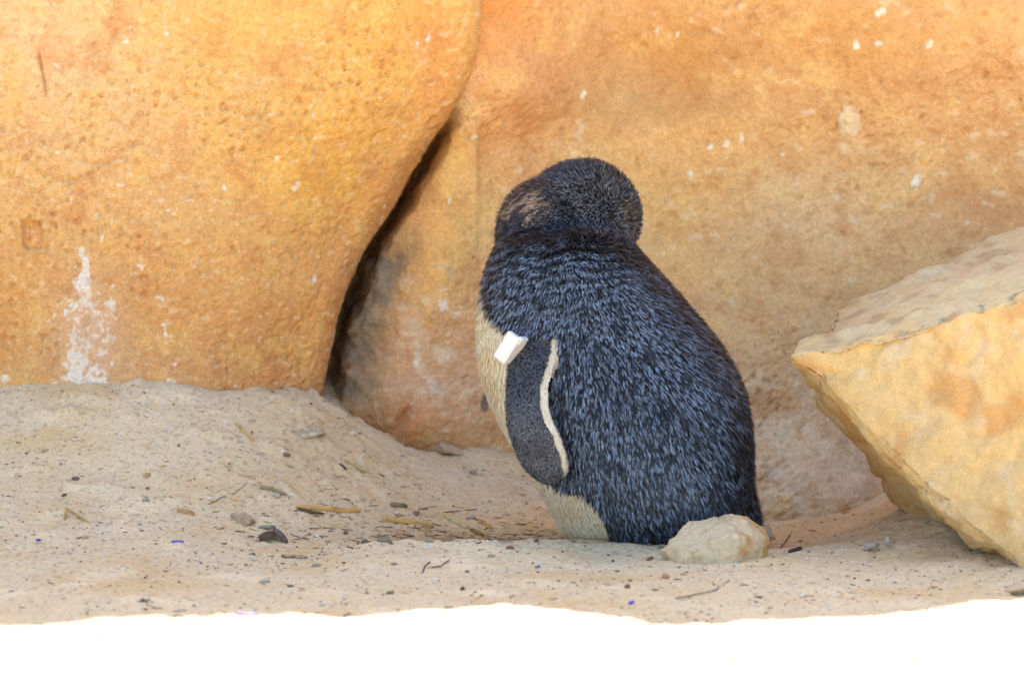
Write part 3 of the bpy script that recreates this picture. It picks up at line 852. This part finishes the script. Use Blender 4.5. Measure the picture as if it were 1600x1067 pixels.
lp2 = rounded_box('tag_catch', (0.004, 0.0045, 0.006), 0.0008, M_PLASTIC, tc_ + ax_l * 0.0100 - ax_w * 0.0050 - ax_n * 0.002, [ax_w, ax_n, ax_l]); lp2.parent = ft

# bill, hidden behind the shoulder, and feet
M_BILL = material('bill_horn', (0.03, 0.03, 0.035), 0.4, [(300, .2, 3)], None, 0.4)
M_FOOT = material('foot_skin', (0.34, 0.24, 0.20), 0.7, [(500, .3, 4)], [(700, .4, .001)], 0.3)
hc = P(935, 352, .05); bd = np.array([0.42, 0.70, -0.58]); bd /= np.linalg.norm(bd)
sx = np.cross(bd, [0, 0, 1]); sx /= np.linalg.norm(sx); sy = np.cross(sx, bd)
rg = []
for t, r_ in ((0.0, .010), (.3, .0088), (.6, .0066), (.85, .0040), (1, .0008)):
    a = np.linspace(0, 2 * math.pi, 16, endpoint=False)
    rg.append(hc + bd * (.028 + .036 * t) - sy * .005 * max(0, t - .6) ** 1 + np.outer(np.cos(a), sx) * r_ * .75 + np.outer(np.sin(a), sy) * r_)
v, f_ = loft(rg); to_penguin(mesh_obj('bill', v, f_, M_BILL))
def foot(px, py, Y):
    g = P(px, py, Y); V, F = [], []
    h = float(sand_h(g[0], g[1]))
    for an in (-.5, 0, .5):
        dr = np.array([FDIR[0] * math.cos(an) - FDIR[1] * math.sin(an), FDIR[0] * math.sin(an) + FDIR[1] * math.cos(an), 0]); sd = np.array([-dr[1], dr[0], 0])
        rg = []
        for t, r_ in ((-.25, .003), (0, .0055), (.4, .0048), (.8, .0042), (.92, .0026), (1.15, .0006)):
            a = np.linspace(0, 2 * math.pi, 12, endpoint=False)
            rg.append(np.array([g[0], g[1], h + .004 - .002 * max(t, 0)]) + dr * .024 * t + np.outer(np.cos(a), sd) * r_ + np.outer(np.sin(a), [0, 0, 1]) * r_ * .8)
        v, f_ = loft(rg); o = len(V); V += v; F += [tuple(i + o for i in q) for q in f_]
    return to_penguin(mesh_obj('foot', V, F, M_FOOT))
foot(1010, 838, -.035); foot(1030, 830, .045)

# ------------------------------------------------------------------ litter on the sand
def tube(path, rad, n=8):
    path = np.asarray(path, float); rg = []
    for i in range(len(path)):
        t = path[min(i + 1, len(path) - 1)] - path[max(i - 1, 0)]; t /= np.linalg.norm(t)
        s = np.cross(t, [0, 0, 1.0]); s /= max(np.linalg.norm(s), 1e-9); b = np.cross(s, t)
        a = np.linspace(0, 2 * math.pi, n, endpoint=False)
        rg.append(path[i] + (np.outer(np.cos(a), s) + np.outer(np.sin(a), b)) * rad[i])
    return loft(rg)
def stalk(pix, rpx, col, label, name='straw', cat='straw', group=None, col2=None, rise=0.5):
    pts = []
    for i in range(len(pix) - 1):
        a, b = np.array(G(*pix[i])), np.array(G(*pix[i + 1]))
        for t in np.linspace(0, 1, 7)[(1 if i else 0):]: pts.append(a * (1 - t) + b * t)
    pts = np.array(pts); r = rpx * S
    hs = sand_h(pts[:, 0], pts[:, 1], False)
    pts[:, 2] += (max(0.0, float((hs - pts[:, 2]).max())) * .6 if rpx > 2 else np.maximum(0, hs - pts[:, 2])) + r * rise
    rad = r * (1 + 0.05 * RNG.normal(size=len(pts))); rad[0] *= .7; rad[-1] *= .6
    v, f_ = tube(pts, np.maximum(rad, r * .35)); v = np.array(v)
    c = np.broadcast_to(A(*col), v.shape).copy()
    c = mix(c, A(*(col2 or tuple(np.array(col) * .72))), sstep(0, .5, fbm(v, 0.006, 2, rpx)))
    o = mesh_obj(name, v, f_, M_LITTER, cols=c)
    return tag(o, label, cat, group)
s = stalk([(463, 795), (500, 797), (545, 801), (562, 800)], 4.2, (238, 182, 98), 'longest golden straw stalk with a split dark end, beside the dark leaves')
q = [np.array(G(466, 796)) + [0, -.002, .0012], np.array(G(486, 801)) + [0, -.003, .001], np.array(G(506, 803)) + [0, -.003, .0008]]
v, f_ = tube(q, [.0010, .0017, .0007]); sp_ = mesh_obj('split_sheath', v, f_, M_LITTER, cols=np.broadcast_to(A(120, 88, 60), (len(v), 3))); sp_.parent = s
stalk([(598, 813), (635, 818), (677, 824)], 3.9, (238, 178, 88), 'smooth golden straw stalk lying behind the small sand bank')
stalk([(684, 802), (700, 811), (730, 826)], 3.2, (236, 198, 130), 'pale flat straw lying between the golden stalk and the penguin')
stalk([(749, 816), (768, 827)], 3.2, (218, 166, 88), 'short tan straw lying just right of the pale flat straw')
stalk([(736, 829), (754, 838)], 4.0, (158, 114, 60), 'short brown stem scrap at the edge of the brown scrape')
stalk([(101, 813), (104, 795), (140, 818)], 1.9, (228, 182, 102), 'thin bent straw folded into a hairpin')
stalk([(369, 664), (381, 676), (396, 690)], 2.6, (226, 186, 106), 'thin yellow straw high on the sand mound')
stalk([(539, 720), (572, 740)], 2.3, (208, 174, 104), 'thin dull yellow straw midway down the slope under the crevice')
stalk([(277, 799), (304, 806)], 4.2, (206, 158, 100), 'stubby light brown stem scrap on the sand slope')
stalk([(406, 764), (426, 767), (446, 776)], 3.6, (170, 150, 106), 'olive grey dry husk on the slope above the dark leaves')
stalk([(610, 790), (636, 794)], 4.4, (160, 138, 96), 'stubby olive grey stem piece above the smooth golden stalk')
stalk([(320, 790), (345, 780), (368, 770), (385, 756)], 0.7, (130, 104, 78), 'hair thin curved rootlet on the sand slope', 'rootlet', 'rootlet')
stalk([(692, 801), (720, 798), (745, 796)], 0.8, (120, 96, 72), 'hair thin straight rootlet above the pale straw', 'rootlet', 'rootlet')
stalk([(760, 834), (800, 836), (846, 835)], 0.8, (150, 120, 84), 'long thin rootlet reaching towards the penguin feet', 'rootlet', 'rootlet')
stalk([(1218, 858), (1226, 848), (1235, 834)], 0.9, (120, 110, 96), 'thin twig leaning beside the sand coated stone', 'twig', 'twig')
stalk([(1233, 864), (1243, 861), (1252, 858)], 3.4, (92, 66, 56), 'dark brown bark sliver right of the sand coated stone', 'bark_sliver', 'bark')
stalk([(408, 726), (413, 730), (416, 736)], 0.1, (70, 60, 54), 'tiny', 'twig', 'twig') if False else None
stalk([(531, 726), (536, 729), (541, 735)], 2.0, (84, 70, 62), 'small curled dark twig beside the dull yellow straw', 'twig', 'twig')
stalk([(1055, 935), (1120, 922), (1140, 908)], 0.9, (150, 126, 104), 'long faint rootlet on the sand before the penguin', 'rootlet', 'rootlet')
stalk([(660, 895), (664, 885), (672, 879)], 1.3, (110, 90, 70), 'short hooked twig on the sand before the small bank', 'twig', 'twig')
stalk([(668, 888), (690, 884), (702, 876)], 1.2, (150, 122, 90), 'thin brown twig beside the short hooked twig', 'twig', 'twig')
stalk([(830, 752), (831, 766)], 0.6, (200, 150, 90), 'fine', 'twig', 'twig') if False else None

def leaf(pix0, pix1, wpx, arch, col, label, name='dry_leaf', cat='leaf', group=None, parent=None, lift=0.0):
    a, b = np.array(G(*pix0)), np.array(G(*pix1)); a[2] += lift
    d = b - a; Ln = np.linalg.norm(d); d /= Ln
    sd = np.cross(d, [0, 0, 1.0]); sd /= np.linalg.norm(sd); up = np.cross(sd, d)
    n, m = 12, 9; Vt = []
    for layer in (0, 1):
        for i in range(n):
            t = i / (n - 1); w = wpx * S * max(0.06, math.sin(math.pi * min(1, t * .92 + .06)) ** .7)
            for j in range(m):
                s_ = (j / (m - 1) - .5) * 2
                Vt.append(a + d * Ln * t + sd * w * s_ * .8 + up * (arch * S * math.sin(math.pi * t) + wpx * S * .55 * (1 - s_ * s_)) - up * .0004 * layer + np.array([0, 0, .0006]))
    Vt = np.array(Vt)
    f1 = grid_faces(n, m); f2 = grid_faces(n, m, True) + n * m
    c = np.broadcast_to(A(*col), Vt.shape).copy(); c = mix(c, A(*(np.array(col) * .6)), sstep(-.2, .4, fbm(Vt, .004, 2, 3)))
    o = mesh_obj(name, Vt, np.concatenate([f1, f2]), M_LITTER, cols=c)
    if parent is not None: o.parent = parent; return o
    return tag(o, label, cat, group)
leaf((403, 847), (430, 838), 13, 4, (108, 86, 66), 'dark curled dead leaf lying hollow side down on the sand')
leaf((428, 836), (449, 850), 9, 2, (126, 106, 92), 'narrow purplish grey dead leaf touching the dark curled leaf', lift=.004)
leaf((404, 826), (430, 825), 6, 1, (176, 164, 138), 'pale grey leaf fragment just above the dark curled leaf')
petal = (150, 112, 200)
leaf((268, 848), (287, 848), 4.5, 1, petal, 'larger violet petal lying left of the dark curled leaf', 'petal', 'petal')
leaf((56, 845), (64, 846), 4, 1, (140, 100, 200), 'small violet petal lying below the hairpin straw', 'petal', 'petal')
leaf((368, 960), (405, 962), 4, 1, (196, 164, 200), 'faded mauve petal lying right at the edge of the sunlight', 'petal', 'petal')
leaf((983, 945), (991, 941), 4.5, 1, (160, 124, 206), 'small violet petal on the sand straight before the penguin', 'petal', 'petal')
leaf((836, 888), (844, 886), 3.5, 1, (168, 138, 200), 'tiny violet petal between the small bank and the sunlight', 'petal', 'petal')
leaf((440, 870), (480, 873), 5, 1, (204, 168, 128), 'thin tan leaf scrap below the dark leaves')
leaf((1010, 876), (1020, 872), 4, 1, (190, 140, 90), 'small tan leaf scrap before the penguin feet')

# pebbles, seeds and crumbs one can pick out
def lump(px, py, w, h, col, name, cat, label, group, seed):
    rg_ = np.random.default_rng(seed); g = np.array(G(px, py))
    bm = bmesh.new(); bmesh.ops.create_icosphere(bm, subdivisions=2, radius=1.0)
    co = np.array([v.co[:] for v in bm.verts]); f_ = np.array([[v.index for v in q.verts] for q in bm.faces]); bm.free()
    co = co * (1 + 0.55 * noise(co * 1.3 + seed))[:, None] * np.array([w, (w + h) * .55, h]) * .44 * S
    an = rg_.uniform(-.6, .6); ca, sa = math.cos(an), math.sin(an)
    co = co @ np.array([[ca, sa, 0], [-sa, ca, 0], [0, 0, 1]]) + g + np.array([0, 0, h * S * .12])
    c = np.broadcast_to(A(*(np.array(col) * [.72, .68, .60] + np.array([226, 200, 160]) * .30)), co.shape) * (1 + .5 * noise(co / .003))[:, None]
    return tag(mesh_obj(name, co, f_, M_LITTER, cols=c, smooth=seed % 2 == 0), label, cat, group)
named = [(118, 749, 15, 9, (84, 66, 56), 'dark brown seed on the left sand slope'), (447, 712, 16, 10, (104, 90, 76), 'dark grey brown crumb below the crumbly clod'),
         (838, 847, 9, 11, (100, 56, 46), 'reddish brown seed standing beside the penguin feet'), (797, 857, 16, 8, (112, 66, 50), 'reddish brown seed left of the standing seed'),
         (980, 918, 10, 10, (88, 56, 48), 'dark round seed on the sand before the penguin'), (1040, 903, 13, 12, (164, 124, 90), 'tan brown crumb before the sand coated stone'),
         (230, 744, 13, 11, (190, 150, 96), 'orange brown crumb on the left sand slope'), (228, 783, 15, 9, (150, 144, 138), 'blue grey pebble amid the grit on the slope'),
         (540, 834, 9, 9, (110, 76, 66), 'small maroon seed at the left end of the scrape'), (438, 820, 8, 8, (246, 242, 232), 'shiny white shell bead above the dark leaves'),
         (473, 829, 13, 8, (220, 200, 184), 'pinkish white shell chip right of the dark leaves'), (475, 841, 10, 7, (160, 158, 156), 'grey blue chip right of the dark leaves'),
         (650, 803, 14, 9, (120, 112, 106), 'dark grey pebble behind the smooth golden stalk'), (738, 809, 14, 8, (176, 172, 166), 'light grey pebble near the short tan straw'),
         (495, 884, 16, 7, (168, 166, 162), 'flat grey chip on the sand below the scrape'), (615, 882, 12, 6, (120, 108, 112), 'flat dark chip on the sand before the scrape'),
         (768, 870, 14, 9, (170, 150, 122), 'tan stone chip on the sand before the scrape'), (700, 845, 22, 12, (150, 104, 74), 'red brown lump in the brown scrape'),
         (600, 846, 26, 14, (120, 112, 96), 'mossy grey lump at the left end of the scrape'), (570, 848, 14, 10, (92, 80, 70), 'dark crumb beside the mossy grey lump'),
         (610, 927, 12, 8, (110, 108, 106), 'dark grey pebble close to the sunlit sand'), (413, 909, 16, 7, (164, 164, 164), 'grey blue pebble halfway from leaves to sunlight'),
         (1195, 850, 18, 14, (150, 136, 116), 'small grey crumb under the sand coated stone'), (432, 768 + 8, 16, 12, (190, 188, 176), 'pale grey flat pebble under the olive husk')]
for i, (x, y, w, h, col, lab) in enumerate(named):
    nm = 'seed' if 'seed' in lab else ('pebble' if ('pebble' in lab or 'chip' in lab or 'bead' in lab) else 'soil_crumb')
    lump(x, y, w, h, col, nm, nm.split('_')[-1], lab, None, i)

# grit too small to pick apart: one scattered mass
bm = bmesh.new(); bmesh.ops.create_icosphere(bm, subdivisions=1, radius=1.0)
ico = np.array([v.co[:] for v in bm.verts]); icof = np.array([[v.index for v in q.verts] for q in bm.faces]); bm.free()
ng = 9000
gx_ = RNG.uniform(-.47, .47, ng); gy_ = RNG.uniform(-.9, .26, ng)
q3 = np.stack([gx_, gy_, 0 * gx_], -1); keepp = sstep(-.5, .5, fbm(q3, .10, 2, 44)) + .9 * np.exp(-((gx_ + .12) / .2) ** 2 - ((gy_ + .06) / .09) ** 2) > RNG.random(ng) * 1.1
gx_, gy_ = gx_[keepp], gy_[keepp]; ng = len(gx_)
sz = 0.00065 * np.exp(RNG.normal(0, .42, ng)); sz = np.clip(sz, .0003, .0022)
scl = sz[:, None] * RNG.uniform(.6, 1.3, (ng, 3)) * np.array([1.2, 1.2, .8])
long_ = RNG.random(ng) < .14; scl[long_, 0] *= 2.8; scl[long_, 1] *= .7; scl[long_, 2] *= .6
an = RNG.uniform(0, 6.28, ng)
vv = ico[None] * (1 + .3 * RNG.normal(size=(ng, len(ico), 1))) * scl[:, None, :]
ca, sa = np.cos(an)[:, None], np.sin(an)[:, None]
vv = np.stack([vv[..., 0] * ca - vv[..., 1] * sa, vv[..., 0] * sa + vv[..., 1] * ca, vv[..., 2]], -1)
vv += np.stack([gx_, gy_, sand_h(gx_, gy_) + sz * .25], -1)[:, None]
pal = np.array([A(*k) for k in ((150, 124, 98), (112, 90, 72), (206, 162, 108), (238, 222, 196), (172, 160, 144), (214, 176, 122), (140, 100, 68), (190, 150, 104), (242, 236, 226), (208, 184, 150))])
gc = pal[RNG.integers(0, len(pal), ng)] * RNG.uniform(.8, 1.15, (ng, 1))
grit = mesh_obj('grit', vv.reshape(-1, 3), (icof[None] + (np.arange(ng) * len(ico))[:, None, None]).reshape(-1, 3), M_LITTER, cols=np.repeat(gc, len(ico), 0), smooth=False)
tag(grit, 'fine grit and plant crumbs strewn over the sand', 'grit', kind='stuff')

# dry fibres and stem shreds, thickest in the brown scrape
nfb = 900
a_ = RNG.random(nfb) < .62
fx_ = np.where(a_, RNG.normal(-.055, .075, nfb), RNG.uniform(-.46, .46, nfb)); fy_ = np.where(a_, RNG.normal(.0, .045, nfb), RNG.uniform(-.45, .2, nfb))
q_ = np.stack([fx_, fy_, sand_h(fx_, fy_) + .0004], -1)
fl_ = np.where(a_, RNG.uniform(.002, .011, nfb), RNG.uniform(.0015, .006, nfb)); fw_ = RNG.uniform(.00016, .00050, nfb)
an = RNG.normal(0, .9, nfb); dv_ = np.stack([np.cos(an), np.sin(an), RNG.normal(0, .10, nfb)], -1); sd_ = np.stack([-np.sin(an), np.cos(an), 0 * an], -1)
bow = RNG.normal(0, .16, nfb)
sect = []
for t in (-1, -.4, .3, 1):
    c0 = q_ + dv_ * (fl_ * t * .5)[:, None] + sd_ * (fl_ * bow * (1 - t * t))[:, None]
    c0[:, 2] = np.maximum(c0[:, 2], sand_h(c0[:, 0], c0[:, 1]) + .0002)
    w_ = (fw_ * (1 if abs(t) < 1 else .5))[:, None]
    sect.append(np.stack([c0 - sd_ * w_, c0 + np.array([0, 0, 1.3]) * w_, c0 + sd_ * w_, c0 - np.array([0, 0, 1.]) * w_], 1))
vv = np.stack(sect, 1).reshape(nfb, 16, 3)
fq = [[i * 4 + j, i * 4 + (j + 1) % 4, (i + 1) * 4 + (j + 1) % 4, (i + 1) * 4 + j] for i in range(3) for j in range(4)] + [[3, 2, 1, 0], [12, 13, 14, 15]]
fq = (np.array(fq)[None] + (np.arange(nfb) * 16)[:, None, None]).reshape(-1, 4)
pal = np.array([A(*k) for k in ((120, 92, 64), (96, 76, 58), (206, 158, 90), (228, 184, 108), (150, 118, 82), (178, 146, 104))])
fc = np.repeat(pal[RNG.integers(0, len(pal), nfb)], 16, 0)
tag(mesh_obj('plant_fibre', vv.reshape(-1, 3), fq, M_LITTER, cols=fc, smooth=False), 'dry plant fibres and stem shreds strewn over the sand', 'plant fibre', kind='stuff')
